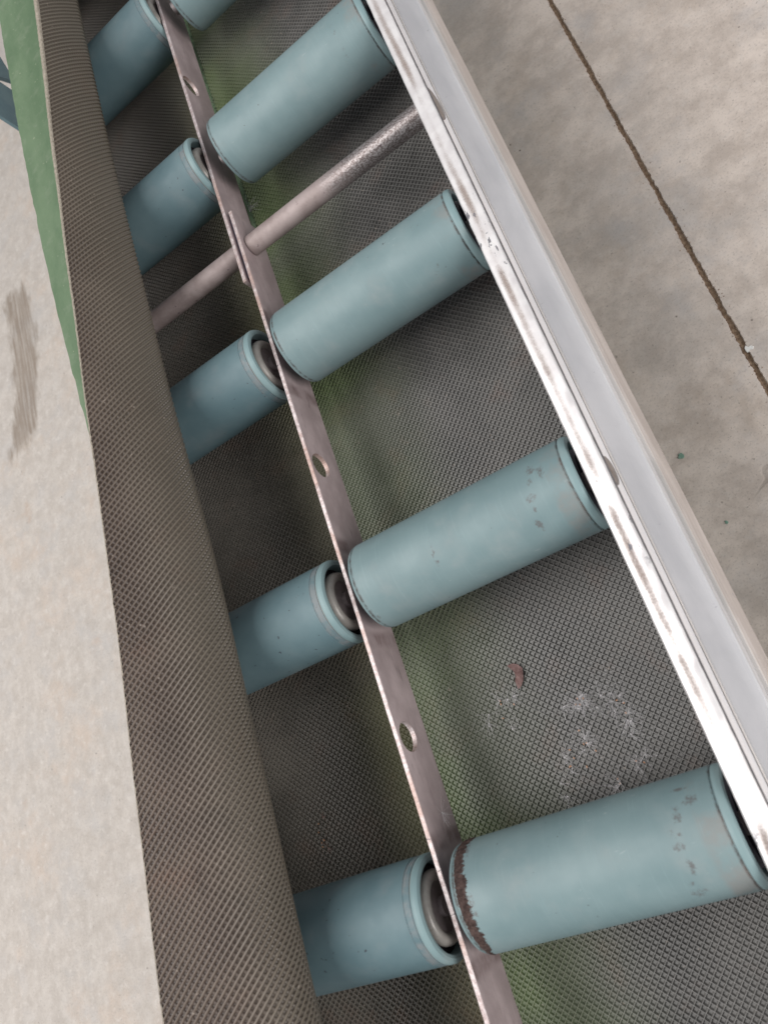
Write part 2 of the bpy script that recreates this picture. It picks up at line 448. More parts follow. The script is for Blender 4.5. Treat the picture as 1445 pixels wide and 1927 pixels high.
MATS = {
    'teal_a': mat_teal("teal_plastic_near", spots=SPOTS_A, ring_amt=0.6, flecks=True), 'teal_b': mat_teal("teal_plastic_second", spots=SPOTS_B, ring_amt=0.6),
    'concrete': mat_concrete(), 'joint': mat_joint(), 'teal': mat_teal(), 'teal_left': mat_teal_left(),
    'teal_paint': mat_teal("teal_paint", (0.12, 0.21, 0.25), (0.17, 0.27, 0.30), marks=False),
    'cap': mat_teal("teal_end_cap", (0.195, 0.290, 0.305), (0.245, 0.345, 0.355), marks=False),
    'seam': mat_simple("dark_seam", (0.03, 0.028, 0.03), (0.07, 0.06, 0.06), 200, 0.8),
    'recess': mat_simple("recess_plastic", (0.035, 0.032, 0.045), (0.06, 0.055, 0.07), 100, 0.7),
    'bearing': mat_simple("cream_bearing_seal", (0.27, 0.255, 0.235), (0.40, 0.38, 0.35), 90, 0.36, 0.1, 0.5),
    'shaft': mat_simple("grey_shaft", (0.22, 0.19, 0.19), (0.34, 0.30, 0.30), 120, 0.5, 0.5),
    'bar': mat_bar(), 'bar_edge': mat_bar_edge(),
    'gap': mat_simple("violet_primer", (0.075, 0.065, 0.09), (0.12, 0.105, 0.135), 160, 0.7),
    'flange': mat_flange(),
    'web': mat_alu("aluminium_web", (0.84, 0.825, 0.835), (0.92, 0.905, 0.915), 0.45, 0.05),
    'ledge': mat_alu("aluminium_ledge", (0.66, 0.67, 0.695), (0.76, 0.765, 0.785), 0.44, 0.20),
    'skirt': mat_alu("dull_aluminium_skirt", (0.56, 0.51, 0.48), (0.68, 0.63, 0.60), 0.45, 0.25),
    'lip': mat_alu("aluminium_lip", (0.72, 0.69, 0.66), (0.82, 0.78, 0.75), 0.4, 0.4),
    'bolt': mat_simple("tarnished_bolt", (0.20, 0.175, 0.16), (0.40, 0.36, 0.34), 160, 0.4, 0.6, 0.5, 0.2),
    'rod': None,
    'gap_shade': mat_simple("gap_shade_grey", (0.10, 0.095, 0.10), (0.18, 0.17, 0.175), 200, 0.8),
    'green': mat_green_cover(),
    'grime': mat_simple("brown_grime", (0.055, 0.035, 0.032), (0.175, 0.118, 0.105), 420, 0.9, 0, 0.25, 1.0, 0.05, 0.002),
    'fray': mat_simple("frayed_edge", (0.30, 0.265, 0.215), (0.47, 0.42, 0.35), 500, 0.9, 0, 0.2, 0.8, 0.05, 0.001),
    'leaf': mat_simple("dry_petal", (0.27, 0.155, 0.145), (0.50, 0.34, 0.32), 420, 0.8, 0, 0.3, 0.5),
    'hair': mat_simple("seed_down", (0.74, 0.71, 0.73), (0.86, 0.84, 0.85), 200, 0.7, 0, 0.3, 0.0),
    'hair_red': mat_simple("reddish_down", (0.36, 0.19, 0.16), (0.52, 0.34, 0.30), 200, 0.7, 0, 0.3, 0.0),
    'seed': mat_simple("tan_seed", (0.40, 0.20, 0.11), (0.58, 0.36, 0.24), 300, 0.7, 0, 0.3, 0.2),
    'chip_green': mat_simple("green_chip", (0.15, 0.27, 0.21), (0.23, 0.36, 0.29), 200, 0.6, 0, 0.4, 0.2),
    'white': mat_simple("white_flake", (0.72, 0.72, 0.70), (0.85, 0.85, 0.83), 200, 0.6, 0, 0.4, 0.2),
    'thread': mat_simple("dark_thread", (0.025, 0.022, 0.02), (0.07, 0.055, 0.05), 300, 0.9, 0, 0.2, 0.3),
}


def mat_rod():
    t = NT("pitted_steel_rod")
    v = t.coord()
    x, y, z = t.sep(v)
    n = t.noise(v, 46, 6, 0.65)
    c = t.mix(t.ramp(n, 0.34, 0.68), (0.27, 0.215, 0.205), (0.385, 0.32, 0.31))
    # the half by the rail is rubbed to bare speckled metal
    rub = t.ramp(t.math('ADD', x, t.math('MULTIPLY', t.math('SUBTRACT', n, 0.5), 0.06)), 0.055, 0.10)
    pit = t.noise(v, 700, 4, 0.75)
    bare = t.mix(t.ramp(pit, 0.42, 0.60), (0.13, 0.105, 0.10), (0.46, 0.43, 0.43))
    c = t.mix(t.math('MULTIPLY', rub, 0.85), c, bare)
    sp = t.noise(v, 210, 3, 0.6)
    c = t.mix(t.math('MULTIPLY', t.ramp(sp, 0.66, 0.72), 0.7), c, (0.10, 0.07, 0.08))
    t.bump(pit, 0.25, 0.0006)
    return t.done(c, t.ramp(rub, 0, 1, 0.55, 0.36), t.ramp(rub, 0, 1, 0.15, 0.55), 0.5)


MATS['rod'] = mat_rod()


# ------------------------------------------------------------------ object helpers
def tag(o, label=None, cat=None, group=None, kind=None):
    for k, v in (("label", label), ("category", cat), ("group", group), ("kind", kind)):
        if v:
            o[k] = v
    return o


def empty(name, loc=(0, 0, 0)):
    o = bpy.data.objects.new(name, None)
    o.empty_display_size = 0.02
    COL.objects.link(o)
    o.location = loc
    return o


def mesh_obj(name, me, parent=None, loc=None):
    o = bpy.data.objects.new(name, me)
    COL.objects.link(o)
    if parent is not None:
        o.parent = parent
    if loc is not None:
        o.location = loc
    return o


def from_bm(name, bm, mats, smooth=True, auto=None):
    me = bpy.data.meshes.new(name)
    bmesh.ops.recalc_face_normals(bm, faces=bm.faces)
    bm.to_mesh(me)
    bm.free()
    for m in mats if isinstance(mats, (list, tuple)) else [mats]:
        me.materials.append(m)
    if smooth:
        me.polygons.foreach_set("use_smooth", [True] * len(me.polygons))
        if auto:
            me.set_sharp_from_angle(angle=math.radians(auto))
    return me


def np_mesh(name, verts, quads, mats, midx=None, smooth=False):
    me = bpy.data.meshes.new(name)
    nv, nf = len(verts), len(quads)
    me.vertices.add(nv)
    me.vertices.foreach_set("co", np.asarray(verts, np.float32).ravel())
    k = quads.shape[1]
    me.loops.add(nf * k)
    me.loops.foreach_set("vertex_index", quads.astype(np.int32).ravel())
    me.polygons.add(nf)
    me.polygons.foreach_set("loop_start", np.arange(0, nf * k, k, dtype=np.int32))
    me.polygons.foreach_set("loop_total", np.full(nf, k, np.int32))
    for m in mats:
        me.materials.append(m)
    if midx is not None:
        me.polygons.foreach_set("material_index", midx.astype(np.int32))
    me.polygons.foreach_set("use_smooth", np.full(nf, smooth))
    me.update(calc_edges=True)
    me.validate()
    return me


def lathe_x(bm, prof, seg=72, cx=0, cy=0, cz=0, closed=False, mat=0, wob=None):
    """Revolve (x, r) pairs about the x axis."""
    rings = []
    for (x, r) in prof:
        ring = []
        for i in range(seg):
            a = 2 * math.pi * i / seg
            ring.append(bm.verts.new((cx + x, cy + r * math.cos(a), cz + r * math.sin(a))))
        rings.append(ring)
    n = len(rings)
    for k in range(n if closed else n - 1):
        A, B = rings[k], rings[(k + 1) % n]
        for i in range(seg):
            f = bm.faces.new((A[i], A[(i + 1) % seg], B[(i + 1) % seg], B[i]))
            f.material_index = mat
    return rings


def box(bm, x0, x1, y0, y1, z0, z1, mat=0):
    v = [bm.verts.new(p) for p in ((x0, y0, z0), (x1, y0, z0), (x1, y1, z0), (x0, y1, z0),
                                   (x0, y0, z1), (x1, y0, z1), (x1, y1, z1), (x0, y1, z1))]
    fs = []
    for f in ((0, 3, 2, 1), (4, 5, 6, 7), (0, 1, 5, 4), (1, 2, 6, 5), (2, 3, 7, 6), (3, 0, 4, 7)):
        q = bm.faces.new([v[i] for i in f])
        q.material_index = mat
        fs.append(q)
    return v, fs


def extrude_profile(bm, prof, y0, y1, steps=1, jit=0.0):
    """Closed (x, z) profile swept along y."""
    rings = []
    for s in range(steps + 1):
        y = y0 + (y1 - y0) * s / steps
        rings.append([bm.verts.new((x + random.uniform(-jit, jit), y, z + random.uniform(-jit, jit))) for x, z in prof])
    n = len(prof)
    for a, b in zip(rings, rings[1:]):
        for i in range(n):
            bm.faces.new((a[i], a[(i + 1) % n], b[(i + 1) % n], b[i]))
    bm.faces.new(rings[0][::-1])
    bm.faces.new(rings[-1])


def tube(bm, pts, r, seg=3):
    rings = []
    for i, p in enumerate(pts):
        p = Vector(p)
        d = (Vector(pts[min(i + 1, len(pts) - 1)]) - Vector(pts[max(i - 1, 0)]))
        if d.length < 1e-9:
            d = Vector((1, 0, 0))
        q = d.to_track_quat('Z', 'Y')
        rr = r[i] if isinstance(r, (list, tuple)) else r
        rings.append([bm.verts.new(p + q @ Vector((rr * math.cos(2 * math.pi * k / seg), rr * math.sin(2 * math.pi * k / seg), 0))) for k in range(seg)])
    for a, b in zip(rings, rings[1:]):
        for k in range(seg):
            bm.faces.new((a[k], a[(k + 1) % seg], b[(k + 1) % seg], b[k]))


# ------------------------------------------------------------------ floor with its filled saw-cut joint
def jx(y):
    """Centre line of the joint."""
    return 0.2817 + (y - 0.0) * 0.0172


def build_floor():
    ys = np.concatenate([np.arange(-6.0, -0.6, 0.4), np.arange(-0.6, 1.8, 0.0013), np.arange(1.8, 8.01, 0.4)])
    bm = bmesh.new()

    def edge(y, side):
        n = mnoise.noise((y * 55, side * 7.3, 0)) * 0.0009 + mnoise.noise((y * 190, side * 3.1, 2)) * 0.0008 + mnoise.noise((y * 520, side * 5.1, 4)) * 0.0009
        return jx(y) + side * 0.0023 + n * 1.3

    cols = [[], [], [], [], [], []]
    for y in ys:
        l, r = edge(y, -1), edge(y, 1)
        for c, (x, z) in zip(cols, ((-6, 0), (l - 0.0008, 0), (l + 0.0004, -0.006), (r - 0.0004, -0.006), (r + 0.0008, 0), (6, 0))):
            c.append(bm.verts.new((x, y, z)))
    for a, b in zip(cols, cols[1:]):
        for i in range(len(ys) - 1):
            bm.faces.new((a[i], b[i], b[i + 1], a[i + 1]))
    me = from_bm("floor", bm, MATS['concrete'], smooth=False)
    fl = mesh_obj("floor", me, loc=(0, 0, FZ))
    tag(fl, kind="structure")
    # compacted dirt in the joint
    bm = bmesh.new()
    yy = np.arange(-0.6, 1.8, 0.0022)
    nc = 7
    rows = []
    for y in yy:
        row = []
        for k in range(nc):
            s = k / (nc - 1) * 2 - 1
            x = jx(y) + s * 0.0036
            z = -0.0036 + 0.0012 * mnoise.noise((x * 420, y * 420, 1.0)) + 0.0011 * mnoise.noise((x * 130, y * 130, 5.0)) - 0.0012 * (abs(s) > 0.9)
            row.append(bm.verts.new((x, y, z)))
        rows.append(row)
    for a, b in zip(rows, rows[1:]):
        for k in range(nc - 1):
            bm.faces.new((a[k], a[k + 1], b[k + 1], b[k]))
    mesh_obj("joint_filler", from_bm("joint_filler", bm, MATS['joint']), fl)
    # loose crumbs along the joint
    bm = bmesh.new()
    for i in range(900):
        y = random.uniform(-0.1, 1.35)
        x = jx(y) + random.gauss(0, 0.0034)
        r = random.uniform(0.0003, 0.0010)
        z = 0.0 if abs(x - jx(y)) > 0.0034 else -0.0022
        a = random.uniform(0, 6.28)
        v4 = [bm.verts.new((x + r * math.cos(a + k * 2.1) * random.uniform(0.7, 1.2), y + r * math.sin(a + k * 2.1) * random.uniform(0.7, 1.2), z + (r * random.uniform(0.6, 1.1) if k == 3 else 0.0))) for k in range(4)]
        v4[3].co.x, v4[3].co.y = x, y
        for f in ((0, 1, 3), (1, 2, 3), (2, 0, 3)):
            bm.faces.new([v4[k] for k in f])
    o = mesh_obj("joint_crumbs", from_bm("joint_crumbs", bm, MATS['joint'], smooth=False), fl)
    tag(o, kind="stuff")
    return fl


build_floor()

# ------------------------------------------------------------------ conveyor
conv = empty("roller_conveyor", (0, 0, FZ))
tag(conv, "grey roller conveyor frame with teal rollers in two lanes and an aluminium side rail", "conveyor")
UP = -FZ                                               # children are modelled with z = 0 at the roller axes


def part(name, me, parent=conv, loc=(0, 0, 0)):
    o = mesh_obj(name, me, parent)
    o.location = (loc[0], loc[1], loc[2] + (UP if parent is conv else 0))
    return o


# ---- side rails: flange, web, base box and skirt, swept along the conveyor
FL = [(0.1560, 0.0255), (0.1560, 0.0268), (0.1568, 0.0278), (0.1590, 0.0283), (0.1640, 0.0284), (0.1670, 0.0281),
      (0.1680, 0.0274), (0.1680, 0.0255), (0.1655, 0.0242), (0.1580, 0.0242)]
WEB = [(0.1615, 0.0240), (0.1645, 0.0240), (0.1645, -0.0338), (0.1615, -0.0338)]
LEDGE = [(0.1600, -0.0340), (0.1822, -0.0340), (0.1832, -0.0350), (0.1832, -0.0558), (0.1600, -0.0558)]
BEAD = [(0.1647, -0.0338), (0.1658, -0.0338), (0.1658, -0.0322), (0.1654, -0.0318), (0.1650, -0.0318), (0.1647, -0.0322)]
GAP_SHADE = [(0.1682, 0.0254), (0.1688, 0.0256), (0.1690, 0.0264), (0.1688, 0.0272), (0.1682, 0.0274)]  # dark strip added to draw the shadow gap under the flange
LIP = [(0.1600, -0.0560), (0.1852, -0.0560), (0.1858, -0.0566), (0.1858, -0.0598), (0.1600, -0.0598)]
SKIRT = [(0.1600, -0.0600), (0.1845, -0.0600), (0.1872, -0.0640), (0.1878, -0.1200), (0.1600, -0.1200)]


def build_rail(mirror):
    rail = empty("side_rail")
    rail.parent = conv
    rail.location = (0, 0, UP)
    ax = -0.0157                                        # mirror plane between the two lanes
    for nm, prof, mt in (("top_flange", FL, 'flange'), ("web", WEB, 'web'), ("ledge", LEDGE, 'ledge'), ("ledge_bead", BEAD, 'lip'), ("shade_strip", GAP_SHADE, 'gap_shade'), ("lip", LIP, 'lip'), ("skirt", SKIRT, 'skirt')):
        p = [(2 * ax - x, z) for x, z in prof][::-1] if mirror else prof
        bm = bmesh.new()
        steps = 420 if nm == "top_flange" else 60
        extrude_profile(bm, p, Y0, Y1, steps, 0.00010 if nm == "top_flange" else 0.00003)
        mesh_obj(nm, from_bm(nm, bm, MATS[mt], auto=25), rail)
    return rail


rail_r = build_rail(False)
rail_l = build_rail(True)


def bolt(y, r, parent):
    bm = bmesh.new()
    lathe_x(bm, [(0.0, r), (0.0010, r), (0.0016, r * 0.96), (0.0022, r * 0.80), (0.0027, r * 0.50), (0.0029, r * 0.25), (0.0030, 0.0001)], 40)
    o = mesh_obj("bolt_head", from_bm("bolt_head", bm, MATS['bolt'], auto=35), parent)
    o.location = (0.1646, y, -0.002)


bolt(ROD_Y, 0.0125, rail_r)
bolt(0.1953, 0.0095, rail_r)

# ---- centre bars: two flat bars lapped at the tie rod
BZ0, BZ1 = -0.0247, 0.0121
T = 0.0031


def flat_bar(x0, y0, y1, holes):
    """Vertical flat bar with real round holes."""
    x1 = x0 + T
    bm = bmesh.new()
    segs = []
    cuts = sorted(holes)
    # face outline split into plain spans and square cells around each hole
    H = 0.0125
    spans = []
    y = y0
    for h, hz, r in cuts:
        spans.append((y, h - H, None))
        spans.append((h - H, h + H, (h, hz, r)))
        y = h + H
    spans.append((y, y1, None))
    N = 32

    def edge_w(y, k):
        return 0.00022 * mnoise.noise((y * 160, k, 0)) + 0.00012 * mnoise.noise((y * 700, k, 3))

    for ya, yb, hole in spans:
        if hole is None:
            n = max(1, int((yb - ya) / 0.004))
            for i in range(n):
                a = ya + (yb - ya) * i / n
                b = ya + (yb - ya) * (i + 1) / n
                za, zb = BZ1 + edge_w(a, 1), BZ1 + edge_w(b, 1)
                wa, wb = BZ0 + edge_w(a, 5), BZ0 + edge_w(b, 5)
                for x, s in ((x0, -1), (x1, 1)):
                    bm.faces.new([bm.verts.new(p) for p in ((x, a, wa), (x, b, wb), (x, b, zb - 0.0003), (x, a, za - 0.0003))][::s])
                q = [bm.verts.new(p) for p in ((x0, a, za - 0.0003), (x0 + 0.0004, a, za), (x1 - 0.0004, a, za), (x1, a, za - 0.0003),
                                               (x0, b, zb - 0.0003), (x0 + 0.0004, b, zb), (x1 - 0.0004, b, zb), (x1, b, zb - 0.0003))]
                for k in range(3):
                    f = bm.faces.new((q[k], q[k + 1], q[k + 5], q[k + 4]))
                    f.material_index = 1
                bm.faces.new([bm.verts.new(p) for p in ((x0, a, wa), (x1, a, wa), (x1, b, wb), (x0, b, wb))])
        else:
            hy, hz, r = hole
            za, zb = BZ1 + edge_w(ya, 1), BZ1 + edge_w(yb, 1)
            wa, wb = BZ0 + edge_w(ya, 5), BZ0 + edge_w(yb, 5)
            ztop = lambda yy: (za + (zb - za) * (yy - ya) / (yb - ya)) - 0.0003
            zbot = lambda yy: wa + (wb - wa) * (yy - ya) / (yb - ya)
            inner, outer = [], []
            for i in range(N):
                a = 2 * math.pi * (i + 0.5) / N
                c, s = math.cos(a), math.sin(a)
                inner.append((hy + r * c, hz + r * s))
                k = min(H / abs(c) if abs(c) > 1e-6 else 9, ((ztop(hy) - hz) if s > 0 else (hz - zbot(hy))) / abs(s) if abs(s) > 1e-6 else 9)
                oy, oz = hy + k * c, hz + k * s
                outer.append((oy, oz))
            for x, sg in ((x0, -1), (x1, 1)):
                I = [bm.verts.new((x, p[0], p[1])) for p in inner]
                O = [bm.verts.new((x, p[0], p[1])) for p in outer]
                for i in range(N):
                    j = (i + 1) % N
                    bm.faces.new((I[i], O[i], O[j], I[j]))
                for cy, cz in ((ya, None), (yb, None)):
                    for top in (True, False):
                        z = ztop(cy) if top else zbot(cy)
                        best = min(range(N), key=lambda i: (outer[i][0] - cy) ** 2 + (outer[i][1] - z) ** 2 if abs(outer[i][0] - cy) < 1e-6 else 9)
                        b2 = min(range(N), key=lambda i: (outer[i][0] - cy) ** 2 + (outer[i][1] - z) ** 2 if abs(outer[i][0] - cy) > 1e-6 else 9)
                        cv = bm.verts.new((x, cy, z))
                        bm.faces.new((O[best], O[b2], cv))
            A = [bm.verts.new((x0, p[0], p[1])) for p in inner]
            B = [bm.verts.new((x1, p[0], p[1])) for p in inner]
            for i in range(N):
                j = (i + 1) % N
                f = bm.faces.new((A[i], A[j], B[j], B[i]))
                f.material_index = 1
            q = [bm.verts.new(p) for p in ((x0, ya, za - 0.0003), (x0 + 0.0004, ya, za), (x1 - 0.0004, ya, za), (x1, ya, za - 0.0003),
                                           (x0, yb, zb - 0.0003), (x0 + 0.0004, yb, zb), (x1 - 0.0004, yb, zb), (x1, yb, zb - 0.0003))]
            for k in range(3):
                f = bm.faces.new((q[k], q[k + 1], q[k + 5], q[k + 4]))
                f.material_index = 1
            bm.faces.new([bm.verts.new(p) for p in ((x0, ya, wa), (x1, ya, wa), (x1, yb, wb), (x0, yb, wb))])
    for yy in (y0, y1):
        f = bm.faces.new([bm.verts.new(p) for p in ((x0, yy, BZ0), (x1, yy, BZ0), (x1, yy, BZ1), (x0, yy, BZ1))])
        f.material_index = 1
    bmesh.ops.remove_doubles(bm, verts=bm.verts, dist=1e-6)
    return from_bm("centre_bar", bm, [MATS['bar'], MATS['bar_edge']], smooth=False)


b1 = part("centre_bar", flat_bar(-0.0182, Y0, 0.5335, [(-0.105, 0.0, 0.0098), (0.0972, 0.0, 0.0098), (0.2948, 0.0, 0.0098)]))
b2 = part("centre_bar", flat_bar(-0.0246, 0.4640, Y1, [(0.697, 0.002, 0.0098), (0.90, 0.0, 0.0098), (1.1, 0.0, 0.0098)]))
bm = bmesh.new()
box(bm, -0.0213, -0.0184, 0.4680, 0.5300, BZ0 + 0.002, BZ1 - 0.0035)
part("lap_spacer", from_bm("lap_spacer", bm, MATS['gap'], smooth=False))

# ---- tie rod, in two lengths butting on the lapped bars
RR = 0.0087


def rod(x0, x1):
    bm = bmesh.new()
    lathe_x(bm, [(x0, 0.0001), (x0, RR - 0.0008), (x0 + 0.0008, RR), (x1 - 0.0008, RR), (x1, RR - 0.0008), (x1, 0.0001)], 48)
    return from_bm("tie_rod", bm, MATS['rod'], auto=40)


part("tie_rod", rod(-0.0148, 0.1614), loc=(0, ROD_Y, -0.001))
part("tie_rod", rod(-0.1928, -0.0248), loc=(0, ROD_Y, -0.001))

# ---- rollers
L = 0.158


def roller_tube(mat, collar):
    bm = bmesh.new()
    # x runs from 0 (left end) to L
    p = [(0.0045, 0.0245), (0.0008, 0.0250), (0.0000, 0.0264), (0.0002, 0.0280), (0.0011, 0.0292), (0.0024, 0.02975), (0.0031, 0.0299),
         (0.0033, 0.02965), (0.0036, 0.02965), (0.0039, 0.0300), (0.04, 0.0300), (0.08, 0.0300), (0.12, 0.0300)]
    if collar:
        p += [(0.1478, 0.0300), (0.1480, 0.02965), (0.1484, 0.02965), (0.1487, 0.0299), (0.1524, 0.0299), (0.1526, 0.02955), (0.1530, 0.02955)]
    else:
        p += [(0.1521, 0.0300), (0.1523, 0.0295), (0.1528, 0.0295), (0.1530, 0.0298)]
    lathe_x(bm, p, 96)
    return from_bm("roller", bm, mat, auto=30)


def cap_mesh(collar):
    bm = bmesh.new()
    if collar:
        p = [(0.1530, 0.0290), (0.1531, 0.02975), (0.1536, 0.0301), (0.1560, 0.0301), (0.1576, 0.0293), (0.1583, 0.0276), (0.1578, 0.0258), (0.1560, 0.0250),
             (0.1500, 0.0246)]
    else:
        p = [(0.1530, 0.0290), (0.1531, 0.0298), (0.1535, 0.0300), (0.1556, 0.0299), (0.1572, 0.0291), (0.1580, 0.0275), (0.1576, 0.0258), (0.1560, 0.0250),
             (0.1500, 0.0246)]
    lathe_x(bm, p, 96)
    return from_bm("end_cap", bm, MATS['cap'], auto=35)


def hub_mesh():
    """Dark recessed cup inside the right-hand end."""
    bm = bmesh.new()
    lathe_x(bm, [(0.1515, 0.0247), (0.1490, 0.0240), (0.1485, 0.0200), (0.1495, 0.0120), (0.1495, 0.0001)], 64)
    return from_bm("hub", bm, MATS['recess'], auto=40)


def hub_left_mesh():
    bm = bmesh.new()
    lathe_x(bm, [(0.0050, 0.0247), (0.0060, 0.0200), (0.0050, 0.0120), (0.0050, 0.0001)], 64)
    return from_bm("hub", bm, MATS['recess'], auto=40)


def bearing_mesh():
    bm = bmesh.new()
    n = 14
    prof = [(0.1545 + 0.0042 * math.cos(2 * math.pi * k / n), 0.0175 + 0.0036 * math.sin(2 * math.pi * k / n)) for k in range(n)]
    lathe_x(bm, prof, 64, closed=True)
    lathe_x(bm, [(0.1500, 0.0150), (0.1562, 0.0150), (0.1560, 0.0149)], 48)
    lathe_x(bm, [(0.1558, 0.0148), (0.1556, 0.0100), (0.1560, 0.0059)], 48, mat=1)  # disc added in mauve grey to draw the bar's reflection
    return from_bm("bearing", bm, [MATS['bearing'], MATS['shaft']], auto=50)


def bearing_r_mesh():
    bm = bmesh.new()
    n = 14
    prof = [(0.1540 + 0.0040 * math.cos(2 * math.pi * k / n), 0.0185 + 0.0030 * math.sin(2 * math.pi * k / n)) for k in range(n)]
    lathe_x(bm, prof, 64, closed=True)
    return from_bm("bearing", bm, MATS['recess'], auto=50)


def shaft_mesh(a, b):
    bm = bmesh.new()
    lathe_x(bm, [(a, 0.0001), (a, 0.0058), (b, 0.0058), (b, 0.0001)], 24)
    return from_bm("shaft", bm, MATS['shaft'], auto=40)


ME_R = roller_tube(MATS['teal'], False)
ME_A, ME_B = roller_tube(MATS['teal_a'], False), roller_tube(MATS['teal_b'], False)
ME_L = roller_tube(MATS['teal_left'], True)
CAP_R, CAP_L = cap_mesh(False), cap_mesh(True)
HUB, HUBL, BEAR_L, BEAR_R = hub_mesh(), hub_left_mesh(), bearing_mesh(), bearing_r_mesh()
SH_R, SH_L = shaft_mesh(-0.0092, 0.1668), shaft_mesh(-0.0092, 0.1592)
XR0 = -0.0054
XL0 = -0.0259 - 0.1583
rollers_r = []
for i, y in enumerate(ROLL_Y):
    r = part("roller", {1: ME_A, 2: ME_B}.get(i, ME_R), loc=(XR0, y, 0))
    r["label"] = "teal roller of the lane by the aluminium rail"
    ang = random.uniform(0, 6.28)
    rollers_r.append(r)
    mesh_obj("end_cap", CAP_R, r)
    mesh_obj("hub", HUB, r)
    mesh_obj("hub", HUBL, r)
    mesh_obj("bearing", BEAR_R, r)
    mesh_obj("shaft", SH_R, r)
    l = part("roller", ME_L, loc=(XL0, y, 0))
    l["label"] = "speckled teal roller partly under the folded belt"
    mesh_obj("end_cap", CAP_L, l)
    mesh_obj("hub", HUB, l)
    mesh_obj("bearing", BEAR_L, l)
    mesh_obj("shaft", SH_L, l)


# ---- crust of brown grime round the inner end of the nearest right-hand roller
def grime_band(x0f, x1f, th, a0, a1, seed):
    NA, NX = 900, 12
    verts, rows = [], []
    bm = bmesh.new()
    for i in range(NA + 1):
        a = a0 + (a1 - a0) * i / NA
        s = a * 0.03
        taper = min(1.0, (i / NA) * 7, (1 - i / NA) * 5)
        e0 = x0f + 0.0005 * mnoise.noise((s * 260, seed, 0)) + 0.0006 * mnoise.noise((s * 900, seed, 1))
        e1 = e0 + taper * (x1f - x0f) * (0.92 + 0.35 * mnoise.noise((s * 130, seed + 3, 0)) + 0.22 * mnoise.noise((s * 520, seed + 5, 0)) + 0.30 * mnoise.noise((s * 2700, seed + 6, 0)))
        e1 = max(e1, e0 + 0.0002)
        row = []
        for k in range(NX + 1):
            u = k / NX
            x = e0 + (e1 - e0) * u
            hgt = th * (math.sin(math.pi * u) ** 0.5) * (0.6 + 0.8 * mnoise.noise((x * 700, s * 700, seed)) + 0.3 * mnoise.noise((x * 2400, s * 2400, seed)))
            if k in (0, NX):
                hgt = -0.0006
            rr = RAD + max(hgt, 0.00005) if k not in (0, NX) else RAD - 0.0005
            row.append(bm.verts.new((x, rr * math.cos(a), rr * math.sin(a))))
        rows.append(row)
    for A, B in zip(rows, rows[1:]):
        for k in range(NX):
            bm.faces.new((A[k], A[k + 1], B[k + 1], B[k]))
    return from_bm("grime_band", bm, MATS['grime'])


g = mesh_obj("grime_band", grime_band(0.0040, 0.0118, 0.0006, math.radians(-62), math.radians(168), 2.0), rollers_r[1])
g["label"] = "brown crust of grime round the roller end"


# ---- teal support stand outside the left rail
def stand(y):
    s = empty("support_leg")
    s.parent = conv
    s.location = (0, 0, UP)
    bm = bmesh.new()
    # open channel post
    box(bm, -0.304, -0.300, y - 0.034, y + 0.034, FZ + 0.008, -0.010)
    box(bm, -0.338, -0.304, y + 0.030, y + 0.034, FZ + 0.008, -0.010)
    mesh_obj("post", from_bm("post", bm, MATS['teal_paint'], smooth=False), s)
    bm = bmesh.new()
    box(bm, -0.36, -0.28, y - 0.055, y + 0.055, FZ, FZ + 0.008)
    mesh_obj("foot_plate", from_bm("foot_plate", bm, MATS['teal_paint'], smooth=False), s)
    bm = bmesh.new()
    box(bm, -0.2995, -0.195, y - 0.02, y + 0.02, -0.150, -0.1205)
    mesh_obj("cross_arm", from_bm("cross_arm", bm, MATS['teal_paint'], smooth=False), s)
    # diagonal brace
    bm = bmesh.new()
    v, fs = box(bm, -0.310, -0.304, -0.014, 0.014, 0.0, 0.30)
    bmesh.ops.rotate(bm, verts=bm.verts, cent=(0, 0, 0), matrix=Matrix.Rotation(math.radians(-62), 3, 'X'))
    bmesh.ops.translate(bm, verts=bm.verts, vec=(0, y + 0.058, -0.052))
    mesh_obj("brace", from_bm("brace", bm, MATS['teal_paint'], smooth=False), s)


stand(0.974)
for sx in (-0.19, 0.16):
    for sy in (-0.36, 1.44):
        s = empty("support_leg")
        s.parent = conv
        s.location = (0, 0, UP)
        bm = bmesh.new()
        box(bm, sx - 0.02, sx + 0.02, sy - 0.02, sy + 0.02, FZ + 0.006, -0.1203)
        mesh_obj("post", from_bm("post", bm, MATS['teal_paint'], smooth=False), s)
        bm = bmesh.new()
        box(bm, sx - 0.04, sx + 0.04, sy - 0.04, sy + 0.04, FZ, FZ + 0.006)
        mesh_obj("foot_plate", from_bm("foot_plate", bm, MATS['teal_paint'], smooth=False), s)


